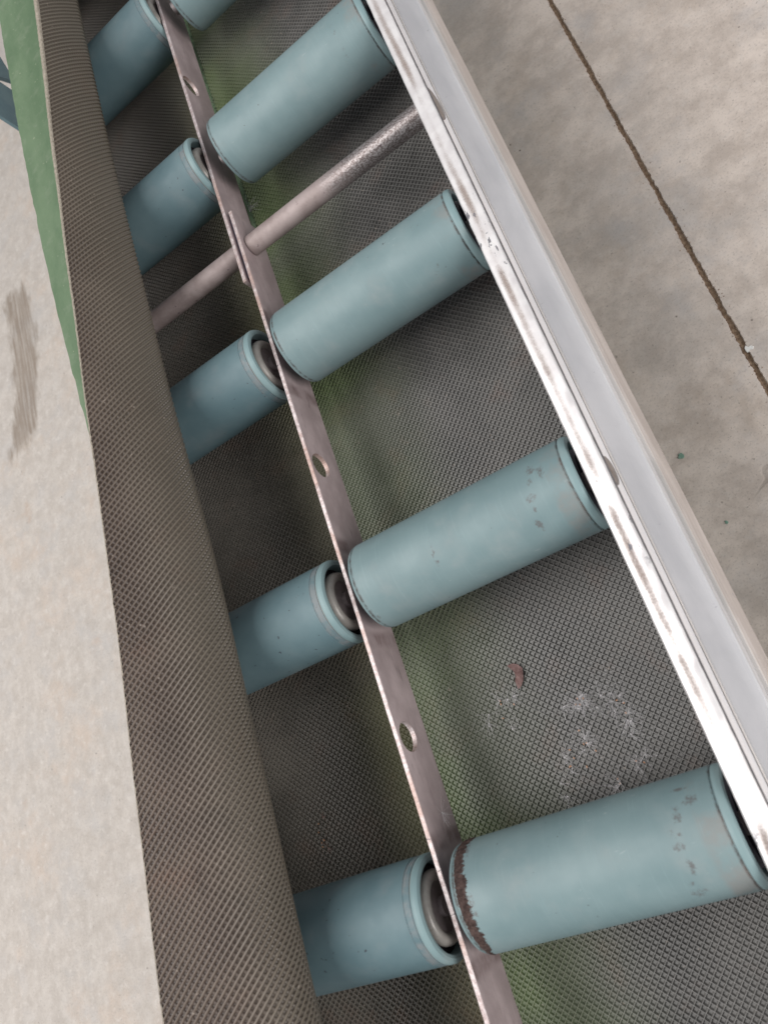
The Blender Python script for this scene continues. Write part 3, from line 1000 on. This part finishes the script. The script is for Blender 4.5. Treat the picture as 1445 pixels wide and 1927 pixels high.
# ------------------------------------------------------------------ embossed belts
def waffle(name, fmap, u0, u1, v0, v1, mats, pitch=0.0034, ridge=0.00015, wall=0.00072, depth=0.0015):
    """Waffle relief at 45 degrees to the belt; fmap(u, v) -> (points, normals) for arrays."""
    s2 = math.sqrt(0.5)
    a_lo, a_hi = (u0 + v0) * s2, (u1 + v1) * s2
    b_lo, b_hi = (u0 - v1) * s2, (u1 - v0) * s2
    ia = np.arange(math.floor(a_lo / pitch) - 1, math.ceil(a_hi / pitch) + 1)
    ib = np.arange(math.floor(b_lo / pitch) - 1, math.ceil(b_hi / pitch) + 1)
    A, B = np.meshgrid(ia, ib, indexing='ij')
    A = A.ravel() * pitch
    B = B.ravel() * pitch
    uc = (A + B + pitch) * s2
    vc = (A - B) * s2
    hd = pitch * s2
    keep = (uc > u0 - hd * 0.9) & (uc < u1 + hd * 0.9) & (vc > v0) & (vc < v1)
    A, B = A[keep], B[keep]
    n = len(A)
    off = []
    for ins in (0.0, ridge, ridge + wall):
        lo, hi = ins, pitch - ins
        off += [(lo, lo), (hi, lo), (hi, hi), (lo, hi)]
    off = np.array(off)
    a = A[:, None] + off[None, :, 0]
    b = B[:, None] + off[None, :, 1]
    u = np.clip((a + b) * s2, u0, u1)
    v = (a - b) * s2
    h = np.zeros(12)
    h[8:] = -depth
    jit = rng.normal(0, 0.00005, (n, 1)) * (np.arange(12) >= 8)
    P, N = fmap(u.ravel(), v.ravel())
    P = P + N * (np.broadcast_to(h, (n, 12)) + jit).reshape(-1, 1)
    q = []
    m = []
    for k in range(4):
        j = (k + 1) % 4
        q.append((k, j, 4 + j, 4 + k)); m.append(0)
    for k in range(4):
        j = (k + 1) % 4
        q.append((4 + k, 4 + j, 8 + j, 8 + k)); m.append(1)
    q.append((8, 9, 10, 11)); m.append(1)
    q = np.array(q)[:, ::-1]
    Q = (np.arange(n)[:, None, None] * 12 + q[None]).reshape(-1, 4)
    return np_mesh(name, P, Q, mats, np.tile(np.array(m), n))


def ribbed(name, fmap, u0, u1, v0, v1, mats, pitch=0.0034, ridge=0.00055, wall=0.00066, depth=0.0015, low=0.5):
    """Same emboss, one family of ridges worn lower so the other reads as continuous ribs."""
    s2 = math.sqrt(0.5)
    ia = np.arange(math.floor((u0 + v0) * s2 / pitch) - 1, math.ceil((u1 + v1) * s2 / pitch) + 1)
    ib = np.arange(math.floor((u0 - v1) * s2 / pitch) - 1, math.ceil((u1 - v0) * s2 / pitch) + 1)
    A, B = np.meshgrid(ia, ib, indexing='ij')
    A = A.ravel() * pitch
    B = B.ravel() * pitch
    uc = (A + B + pitch) * s2
    vc = (A - B) * s2
    hd = pitch * s2
    keep = (uc > u0 - hd * 0.9) & (uc < u1 + hd * 0.9) & (vc > v0) & (vc < v1)
    A, B = A[keep], B[keep]
    n = len(A)
    t = np.array([0, ridge, ridge + wall, pitch - ridge - wall, pitch - ridge, pitch])
    prof = np.array([1, 0.86, 0.0, 0.0, 0.86, 1.0])
    oa, ob = np.meshgrid(t, t, indexing='ij')
    ha, hb = np.meshgrid(prof * (1 - low), prof, indexing='ij')      # ridges at a = const are the low ones
    h = (np.maximum(ha, hb) - 1.0).ravel() * depth
    u = np.clip((A[:, None] + oa.ravel() + B[:, None] + ob.ravel()) * s2, u0, u1)
    v = (A[:, None] + oa.ravel() - B[:, None] - ob.ravel()) * s2
    P, N = fmap(u.ravel(), v.ravel())
    wear = rng.normal(0, 0.00004, (n, 1)) * (h < -depth * 0.9)
    P = P + N * (np.broadcast_to(h, (n, 36)) + wear).reshape(-1, 1)
    q, m = [], []
    for i in range(5):
        for j in range(5):
            q.append((i * 6 + j, i * 6 + j + 1, (i + 1) * 6 + j + 1, (i + 1) * 6 + j))
            m.append(0 if (j in (0, 4)) else 1)
    q = np.array(q)
    Q = (np.arange(n)[:, None, None] * 36 + q[None]).reshape(-1, 4)
    return np_mesh(name, P, Q, mats, np.tile(np.array(m), n))


def sheet(name, fmap, us, vs, mat, off=0.0):
    U, V = np.meshgrid(us, vs, indexing='ij')
    P, N = fmap(U.ravel(), V.ravel())
    P = P + N * off
    nu, nv = len(us), len(vs)
    i = np.arange(nu - 1)[:, None] * nv + np.arange(nv - 1)[None]
    Q = np.stack([i, i + 1, i + nv + 1, i + nv], -1).reshape(-1, 4)
    return np_mesh(name, P, Q, [mat], None, True)


def slab(name, fmap, us, vs, mat, top, bot):
    """Closed layer between two offsets of the mapped surface (plain rim on both long edges)."""
    U, V = np.meshgrid(us, vs, indexing='ij')
    P, N = fmap(U.ravel(), V.ravel())
    nu, nv = len(us), len(vs)
    tp = top if np.isscalar(top) else np.repeat(top, nv)[:, None]
    P2 = np.vstack([P + N * tp, P + N * bot])
    i = (np.arange(nu - 1)[:, None] * nv + np.arange(nv - 1)[None]).reshape(-1)
    o = nu * nv
    T_ = np.stack([i, i + nv, i + nv + 1, i + 1], -1)
    B_ = np.stack([i, i + 1, i + nv + 1, i + nv], -1) + o
    k = np.arange(nv - 1)
    E0 = np.stack([k, k + 1, k + 1 + o, k + o], -1)
    kk = k + (nu - 1) * nv
    E1 = np.stack([kk, kk + o, kk + 1 + o, kk + 1], -1)
    Q = np.vstack([T_, B_, E0, E1])
    me = np_mesh(name, P2, Q, [mat], None, True)
    me.set_sharp_from_angle(angle=math.radians(40))
    return me


def flat_map(z0, tilt, seed):
    def f(u, v):
        z = z0 + 0.0016 * np.sin(v * 9.1 + seed) + 0.0010 * np.sin(v * 17.3 + u * 11 + seed * 2) + tilt * u
        P = np.stack([u, v, z], -1)
        N = np.zeros_like(P)
        N[:, 2] = 1
        return P, N
    return f


GREEN_GLOW = (0.105, 0.165, 0.055)
RID_R = mat_rubber("belt_ridge_right", (0.170, 0.167, 0.160), (0.240, 0.232, 0.222), (0.245, 0.305, 0.145), -0.034, 0.110)  # green glow beside the centre bar painted into the rubber colour
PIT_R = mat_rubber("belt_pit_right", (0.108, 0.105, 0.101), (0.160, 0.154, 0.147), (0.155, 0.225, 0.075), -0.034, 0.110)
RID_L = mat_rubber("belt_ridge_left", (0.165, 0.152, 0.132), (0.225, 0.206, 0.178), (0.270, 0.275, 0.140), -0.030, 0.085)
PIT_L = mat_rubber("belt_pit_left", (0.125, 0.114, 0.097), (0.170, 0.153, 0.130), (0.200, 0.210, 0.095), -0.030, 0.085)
RID_F = mat_rubber("belt_ridge_folded", (0.112, 0.083, 0.064), (0.152, 0.116, 0.090), (0.198, 0.178, 0.140), -0.080, 0.044, even=True)  # lighter tint towards the fold paints in its rounded shading
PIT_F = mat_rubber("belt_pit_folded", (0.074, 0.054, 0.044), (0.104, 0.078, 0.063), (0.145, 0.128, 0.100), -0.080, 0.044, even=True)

VA, VB = -0.42, 1.50


def return_belt(u0, u1, z, margin, seed, mats, label):
    root = empty("conveyor_belt", (0, 0, z))
    tag(root, label, "belt")
    fm = flat_map(0.0, 0.0, seed)
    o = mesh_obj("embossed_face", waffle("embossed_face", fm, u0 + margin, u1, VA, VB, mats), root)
    tag(o, kind="stuff")
    vs = np.arange(VA, VB + 0.001, 0.012)
    us = np.array([u0, u0 + 0.0006, u0 + margin, u0 + margin + 0.001, (u0 + u1) / 2, u1])
    tp = np.array([-0.0008, -0.0002, -0.0002, -0.0024, -0.0024, -0.0024])
    mesh_obj("green_cover", slab("green_cover", fm, us, vs, MATS['green'], tp, -0.0046), root)
    return root


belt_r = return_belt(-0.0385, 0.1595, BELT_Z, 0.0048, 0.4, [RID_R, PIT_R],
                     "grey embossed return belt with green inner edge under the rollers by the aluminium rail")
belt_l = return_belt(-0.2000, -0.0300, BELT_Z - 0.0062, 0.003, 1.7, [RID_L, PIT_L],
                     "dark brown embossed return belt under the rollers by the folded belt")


# frayed dark threads along the green inner edge
def threads():
    bm = bmesh.new()
    fm = flat_map(0.0, 0.0, 0.4)
    for i in range(620):
        v = random.uniform(-0.15, 1.15)
        u = -0.0338 + random.gauss(0, 0.0006)
        P, _ = fm(np.array([u]), np.array([v]))
        p = Vector(P[0]) + Vector((0, 0, 0.0002))
        d = Vector((random.gauss(0, 0.6), random.gauss(0, 1), random.uniform(-0.1, 0.6))).normalized()
        l = random.uniform(0.0012, 0.0040)
        c = Vector((random.gauss(0, 0.0006), random.gauss(0, 0.0006), random.uniform(-0.0003, 0.0006)))
        tube(bm, [p, p + d * l * 0.5 + c, p + d * l], 0.00014)
    o = mesh_obj("frayed_threads", from_bm("frayed_threads", bm, MATS['thread']), belt_r)
    tag(o, kind="stuff")


threads()

# ------------------------------------------------------------------ folded belt lying over the left-hand rollers
ST_Y = np.array([-0.60, -0.20, 0.00, 0.115, 0.235, 0.385, 0.49, 0.625, 0.78, 1.00, 1.30, 1.70])
ST_LX = np.array([-0.175, -0.175, -0.175, -0.176, -0.179, -0.1885, -0.1960, -0.2015, -0.2018, -0.198, -0.197, -0.197])   # lower leaf edge
ST_BX = np.array([-0.094, -0.094, -0.0935, -0.0895, -0.0868, -0.0888, -0.0880, -0.0880, -0.0835, -0.076, -0.072, -0.072])  # bulge
ST_BZ = np.full(12, 0.0570)
ST_EX = np.array([-0.215, -0.182, -0.1596, -0.1438, -0.1298, -0.1181, -0.1109, -0.1014, -0.0904, -0.078, -0.070, -0.070])  # free edge
ST_EZ = np.array([0.086, 0.094, 0.1000, 0.1040, 0.1060, 0.1060, 0.1050, 0.1020, 0.0980, 0.094, 0.092, 0.092])
ST_TA = np.array([10.0, 12, 16, 20, 28, 38, 46, 56, 68, 78, 82, 82])       # tangent angle at the free edge
ST_MG = np.array([0.0002, 0.0002, 0.0002, 0.0003, 0.0004, 0.0007, 0.0010, 0.0016, 0.0022, 0.0024, 0.0024, 0.0024])
NS = 140
LEAF_Z = 0.0352


def hermite(p0, t0, p1, t1, n):
    s = np.linspace(0, 1, n)[:, None]
    return (2 * s**3 - 3 * s**2 + 1) * p0 + (s**3 - 2 * s**2 + s) * t0 + (-2 * s**3 + 3 * s**2) * p1 + (s**3 - s**2) * t1


def smooth_interp(y, xs, ys):
    """Cubic (Catmull-Rom) through the stations."""
    m = np.gradient(ys, xs)
    i = np.clip(np.searchsorted(xs, y) - 1, 0, len(xs) - 2)
    h = xs[i + 1] - xs[i]
    t = (y - xs[i]) / h
    return ((2 * t**3 - 3 * t**2 + 1) * ys[i] + (t**3 - 2 * t**2 + t) * h * m[i] + (-2 * t**3 + 3 * t**2) * ys[i + 1] + (t**3 - t**2) * h * m[i + 1])


YG = np.linspace(-0.55, 1.60, 260)
SECT = np.zeros((len(YG), NS, 2))
ARC = np.zeros((len(YG), NS))
for k, y in enumerate(YG):
    lx, bx, bz, ex, ez, ta = (float(smooth_interp(np.array(y), ST_Y, a)) for a in (ST_LX, ST_BX, ST_BZ, ST_EX, ST_EZ, ST_TA))
    ez += 0.0003 * math.sin(y * 23) + 0.0002 * math.sin(y * 51 + 1)
    bx += 0.0004 * math.sin(y * 19 + 2)
    r = bz - LEAF_Z
    ta = math.radians(ta)
    E_, B_ = np.array([ex, ez]), np.array([bx, bz])
    span = float(np.linalg.norm(E_ - B_))
    te = np.array([-math.cos(ta), math.sin(ta)])
    s2 = hermite(E_, -te * span * 1.05, B_, np.array([0, -1.0]) * span * 1.1, 70)
    p1 = np.array([bx - r * 1.25, LEAF_Z])
    s3 = hermite(B_, np.array([0, -1.0]) * r * 1.7, p1, np.array([-1.0, 0]) * r * 1.7, 40)
    s4 = np.stack([np.linspace(p1[0], lx, 42), np.full(42, LEAF_Z)], -1)
    c = np.vstack([s2, s3[1:], s4[1:]])
    d = np.r_[0, np.cumsum(np.linalg.norm(np.diff(c, axis=0), axis=1))]
    g_ = np.linspace(0, d[-1], NS)
    SECT[k, :, 0] = np.interp(g_, d, c[:, 0])
    SECT[k, :, 1] = np.interp(g_, d, c[:, 1])
    ARC[k] = g_
LEN = ARC[:, -1]


def fold_map(u, v):
    """u = distance from the free edge across the belt, v = along the conveyor."""
    fy = np.clip((v - YG[0]) / (YG[1] - YG[0]), 0, len(YG) - 1.001)
    k = fy.astype(int)
    f = fy - k

    def at(k_):
        L_ = LEN[k_]
        s = np.clip(u / L_ * (NS - 1), 0, NS - 1.001)
        i = s.astype(int)
        t = (s - i)[:, None]
        p = SECT[k_, i] * (1 - t) + SECT[k_, i + 1] * t
        # smoothed tangent
        i0 = np.clip(i - 2, 0, NS - 1)
        i1 = np.clip(i + 3, 0, NS - 1)
        tg = SECT[k_, i1] - SECT[k_, i0]
        return p, tg

    p0, t0 = at(k)
    p1, t1 = at(k + 1)
    p = p0 * (1 - f)[:, None] + p1 * f[:, None]
    tg = t0 * (1 - f)[:, None] + t1 * f[:, None]
    tg /= np.linalg.norm(tg, axis=1, keepdims=True) + 1e-12
    P = np.stack([p[:, 0], v, p[:, 1]], -1)
    N = np.stack([-tg[:, 1], np.zeros(len(u)), tg[:, 0]], -1)     # outside of the fold = embossed side
    return P, N


def fold_map_out(u, v):
    P, N = fold_map(u, v)
    return P, -N if False else N


_P, _N = fold_map(np.array([0.02]), np.array([0.25]))
SGN = 1.0 if _N[0, 2] > 0 else -1.0


def fmapF(u, v):
    P, N = fold_map(u, v)
    return P, N * SGN


fold = empty("conveyor_belt", (0, 0, 0))
tag(fold, "thick belt folded back on itself over the rollers, brown embossed underside up, green face inside", "belt")
WMAX = float(LEN.min()) - 0.001


def folded():
    # embossed face: from just inside the free edge to past the point where it lies on the rollers
    def fm(u, v):
        mg = smooth_interp(v, ST_Y, ST_MG)
        return fmapF(u + mg, v)
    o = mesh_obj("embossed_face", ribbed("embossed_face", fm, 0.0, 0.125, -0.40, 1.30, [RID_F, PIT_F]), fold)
    tag(o, kind="stuff")
    vs = np.arange(-0.40, 1.4501, 0.008)

    # pale frayed margin along the free edge
    bm = bmesh.new()
    rows = []
    yy = np.arange(-0.40, 1.45, 0.0016)
    for y in yy:
        mg = float(smooth_interp(np.array(y), ST_Y, ST_MG))
        j = 0.0005 * mnoise.noise((y * 300, 0, 0)) + 0.0005 * mnoise.noise((y * 1100, 3, 0))
        us = np.array([0.0, 0.0, 0.0004, mg * 0.55 + 0.0002, mg + 0.0006 + j])
        ds = np.array([-0.0044, -0.0012, -0.0003, 0.0001 + 0.0003 * mnoise.noise((y * 500, 1, 0)), -0.0001])
        P, N = fmapF(us, np.full(5, y))
        P = P + N * ds[:, None]
        P[0, 0] += j
        P[1, 0] += j
        rows.append([bm.verts.new(p) for p in P])
    for a, b in zip(rows, rows[1:]):
        for k in range(4):
            bm.faces.new((a[k], a[k + 1], b[k + 1], b[k]))
    mesh_obj("frayed_edge", from_bm("frayed_edge", bm, MATS['fray']), fold)

    # green cover layer: inner side of the fold, top of the lower leaf
    def full(u, v):
        L_ = np.interp(v, YG, LEN)
        return fmapF(u * L_, v)
    us = np.linspace(0.0005, 0.9995, 110)
    U, V = np.meshgrid(us, vs, indexing='ij')
    P, N = full(U.ravel(), V.ravel())
    nu, nv = len(us), len(vs)
    P = P.copy()
    # ragged lower edge
    last = (np.arange(nu * nv) // nv) >= nu - 1
    wv = V.ravel()
    P[last, 0] += np.array([0.0016 * mnoise.noise((y * 60, 9, 0)) + 0.0010 * mnoise.noise((y * 210, 4, 0)) for y in wv[last]])
    P2 = np.vstack([P - N * 0.0026, P - N * 0.0046])
    i = (np.arange(nu - 1)[:, None] * nv + np.arange(nv - 1)[None]).reshape(-1)
    o_ = nu * nv
    T_ = np.stack([i, i + nv, i + nv + 1, i + 1], -1)
    B_ = np.stack([i, i + 1, i + nv + 1, i + nv], -1) + o_
    k = np.arange(nv - 1)
    E0 = np.stack([k, k + 1, k + 1 + o_, k + o_], -1)
    kk = k + (nu - 1) * nv
    E1 = np.stack([kk, kk + o_, kk + 1 + o_, kk + 1], -1)
    me = np_mesh("green_cover", P2, np.vstack([T_, B_, E0, E1]), [MATS['green']], None, True)
    me.set_sharp_from_angle(angle=math.radians(40))
    mesh_obj("green_cover", me, fold)


folded()


# ------------------------------------------------------------------ litter on the belts and the floor
def belt_pt(x, y, seed=0.4, z=BELT_Z):
    P, _ = flat_map(z, 0.0, seed)(np.array([x]), np.array([y]))
    return Vector(P[0])


def fluff(base, n, spread, label, mat='hair', seeds=3, length=(0.005, 0.022), elong=(1, 1), group=None):
    root = empty("seed_fluff", base)
    tag(root, label, "fluff", group)
    bm = bmesh.new()
    for k in range(max(2, n // 9)):                      # star-shaped pappus tufts
        c = Vector((random.gauss(0, 1.3 * spread * elong[0]), random.gauss(0, 1.3 * spread * elong[1]), random.uniform(0.0004, 0.002)))
        lean = random.uniform(0, 6.283)
        for i in range(random.randint(9, 20)):
            a = lean + random.gauss(0, 1.1)
            l = random.uniform(*length) * 0.5
            d = Vector((math.cos(a), math.sin(a), random.uniform(0.0, 0.45)))
            s = Vector((-d.y, d.x, 0)) * random.gauss(0, 0.25)
            pts = [c + d * l * t + s * l * t * t for t in (0, 0.35, 0.7, 1.0)]
            for p in pts:
                p.z = max(p.z, 0.0002)
            tube(bm, pts, [0.00006, 0.00005, 0.00004, 0.00003])
    for i in range(n // 3):                              # loose curled hairs
        c = Vector((random.gauss(0, 1.8 * spread * elong[0]), random.gauss(0, 1.8 * spread * elong[1]), 0.0006))
        a = random.uniform(0, 6.283)
        l = random.uniform(length[0], length[1] * 1.3)
        d = Vector((math.cos(a), math.sin(a), 0))
        s = Vector((-d.y, d.x, 0)) * random.gauss(0, 0.8)
        tube(bm, [c + d * l * t + s * l * (t * t - 0.25) + Vector((0, 0, 0.0008 * (1 + math.sin(9 * t + i)))) for t in (-0.5, -0.3, -0.1, 0.1, 0.3, 0.5)], 0.00003)
    o = mesh_obj("down_hairs", from_bm("down_hairs", bm, MATS[mat]), root)
    tag(o, kind="stuff")
    for i in range(seeds):
        bm = bmesh.new()
        bmesh.ops.create_icosphere(bm, subdivisions=2, radius=1.0)
        for v in bm.verts:
            k = 1 + 0.25 * mnoise.noise(v.co * 2.0 + Vector((i * 3.1, base[0] * 90, base[1] * 50)))
            v.co = Vector((v.co.x * 0.0008 * k * (1 - 0.3 * v.co.x), v.co.y * 0.0005 * k, v.co.z * 0.0004 * k))
        o = mesh_obj("seed", from_bm("seed", bm, MATS['seed']), root)
        o.location = (random.gauss(0, spread * elong[0] * 0.8), random.gauss(0, spread * elong[1] * 0.8), 0.0007)
        o.rotation_euler = (0, 0, random.uniform(0, 6.28))
    return root


FLUFF = [  # x, y on the right-hand belt, hairs, spread, label, seeds, stretch
    (0.0330, 0.0945, 60, 0.0058, "wispy grey seed fluff straight below the dry red petal", 4, (1.3, 0.9)),
    (0.0800, 0.0835, 85, 0.0050, "densest pale seed fluff clump with a brown seed in the middle of the belt", 4, (1.2, 0.6)),
    (0.1060, 0.0745, 80, 0.0050, "round seed fluff clump closest to the aluminium rail", 3, (0.7, 1.0)),
    (0.0755, 0.0620, 34, 0.0034, "small seed fluff tuft between the densest clump and the nearest roller", 4, (0.7, 1.2)),
    (0.0625, 0.0490, 60, 0.0048, "seed fluff clump with straw bits in front of the nearest roller", 5, (0.9, 1.2)),
    (0.1020, 0.0400, 36, 0.0032, "small spidery seed fluff tuft below the clump by the rail", 2, (1, 0.8)),
    (0.0850, 0.0325, 16, 0.0018, "tiny seed fluff tuft touching the edge of the nearest roller", 2, (1, 0.8)),
]


def build_litter():
    for (x, y, n, s, lab, sd, el) in FLUFF:
        fluff(belt_pt(x, y), n, s, lab, 'hair', sd, elong=el, group="seed fluff on the grey return belt")
    fluff(belt_pt(-0.143, 0.056, 1.7, BELT_Z - 0.0062), 26, 0.0045, "reddish seed fluff on the dark belt beside the folded belt", 'hair_red', 6, (0.004, 0.010), (0.6, 1.6))
    # dandelion-like seed stuck on the centre bar
    root = empty("seed_parachute", (-0.0148, 0.0486, -0.0099))
    tag(root, "tiny star shaped seed head stuck on the flat centre bar", "seed")
    bm = bmesh.new()
    for i in range(22):
        a = random.uniform(0, 6.283)
        l = random.uniform(0.004, 0.0095)
        tube(bm, [(0.0002, 0, 0), (0.0010, math.cos(a) * l * 0.5, math.sin(a) * l * 0.5), (0.0012 + random.uniform(0, 0.002), math.cos(a) * l, math.sin(a) * l)], 0.00005)
    mesh_obj("down_hairs", from_bm("down_hairs", bm, MATS['hair']), root)
    # wisp at the end of the lapped bar
    root = empty("seed_fluff", (-0.0335, 0.5900, BELT_Z + 0.001))
    tag(root, "stray wisp of fluff on the green belt edge by the lapped bars", "fluff")
    bm = bmesh.new()
    for i in range(12):
        a = random.uniform(-0.6, 2.2)
        l = random.uniform(0.006, 0.018)
        tube(bm, [(0, 0, 0.001), (math.cos(a) * l * 0.5, math.sin(a) * l * 0.5, 0.004), (math.cos(a) * l, math.sin(a) * l, 0.003)], 0.00007)
    mesh_obj("down_hairs", from_bm("down_hairs", bm, MATS['hair']), root)
    # dry petal
    bm = bmesh.new()
    out = [(-0.0062, 0.0050), (-0.0030, 0.0064), (0.0004, 0.0058), (0.0028, 0.0040), (0.0036, 0.0008), (0.0034, -0.0030), (0.0022, -0.0062), (0.0002, -0.0082),
           (-0.0006, -0.0062), (-0.0014, -0.0036), (-0.0010, -0.0008), (-0.0020, 0.0012), (-0.0030, 0.0026), (-0.0048, 0.0034)]
    ctr = (0.0010, 0.0004)
    top, mid = [], []
    for i, (x, y) in enumerate(out):
        z = 0.0010 + 0.0010 * mnoise.noise((x * 400, y * 400, 2))
        top.append(bm.verts.new((x, y, z)))
        mid.append(bm.verts.new((ctr[0] + (x - ctr[0]) * 0.5, ctr[1] + (y - ctr[1]) * 0.5, 0.0019 + 0.0009 * mnoise.noise((x * 700, y * 700, 6)))))
    c = bm.verts.new((*ctr, 0.0022))
    n = len(out)
    for i in range(n):
        j = (i + 1) % n
        bm.faces.new((c, mid[i], mid[j]))
        bm.faces.new((mid[i], top[i], top[j], mid[j]))
    r = bmesh.ops.solidify(bm, geom=bm.faces[:], thickness=0.0004)
    p = mesh_obj("dry_petal", from_bm("dry_petal", bm, MATS['leaf'], smooth=True, auto=35), None, belt_pt(0.0486, 0.1131))
    p.rotation_euler = (0, 0, math.radians(-22))
    p.scale = (1.15, 1.15, 1.15)
    tag(p, "crumpled dusty red dry petal on the grey return belt", "petal")

    # flakes on the floor
    def flake(name, loc, r, mat, lab, cat, seed):
        bm = bmesh.new()
        N = 11
        lo, hi = [], []
        for i in range(N):
            q = 2 * math.pi * i / N
            k = r * (0.75 + 0.6 * mnoise.noise((math.cos(q) * 1.4, math.sin(q) * 1.4, seed)))
            lo.append(bm.verts.new((k * math.cos(q), k * math.sin(q), 0.0)))
            hi.append(bm.verts.new((k * 0.9 * math.cos(q), k * 0.9 * math.sin(q), r * 0.22 + r * 0.12 * mnoise.noise((q, seed, 1)))))
        bm.faces.new(hi)
        bm.faces.new(lo[::-1])
        for i in range(N):
            j = (i + 1) % N
            bm.faces.new((lo[i], lo[j], hi[j], hi[i]))
        o = mesh_obj(name, from_bm(name, bm, MATS[mat], smooth=False), None, loc)
        tag(o, lab, cat)

    for nm, loc, r, mat, lab, cat, sd in FLAKES:
        flake(nm, loc, r, mat, lab, cat, sd)


FLAKES = [
    ("paint_chip", (0.1850, 0.2984, FZ + 0.0002), 0.0044, 'chip_green', "green paint chip on the concrete beside the rail, larger of two", "paint chip", 1.0),
    ("paint_chip", (0.1941, 0.2145, FZ + 0.0002), 0.0024, 'chip_green', "tiny green paint chip on the concrete, nearer the bottom of the photo", "paint chip", 5.0),
    ("white_flake", (0.2909, 0.3706, FZ + 0.0002), 0.0050, 'white', "small white flake lying on the brown floor joint", "flake", 9.0),
]
build_litter()
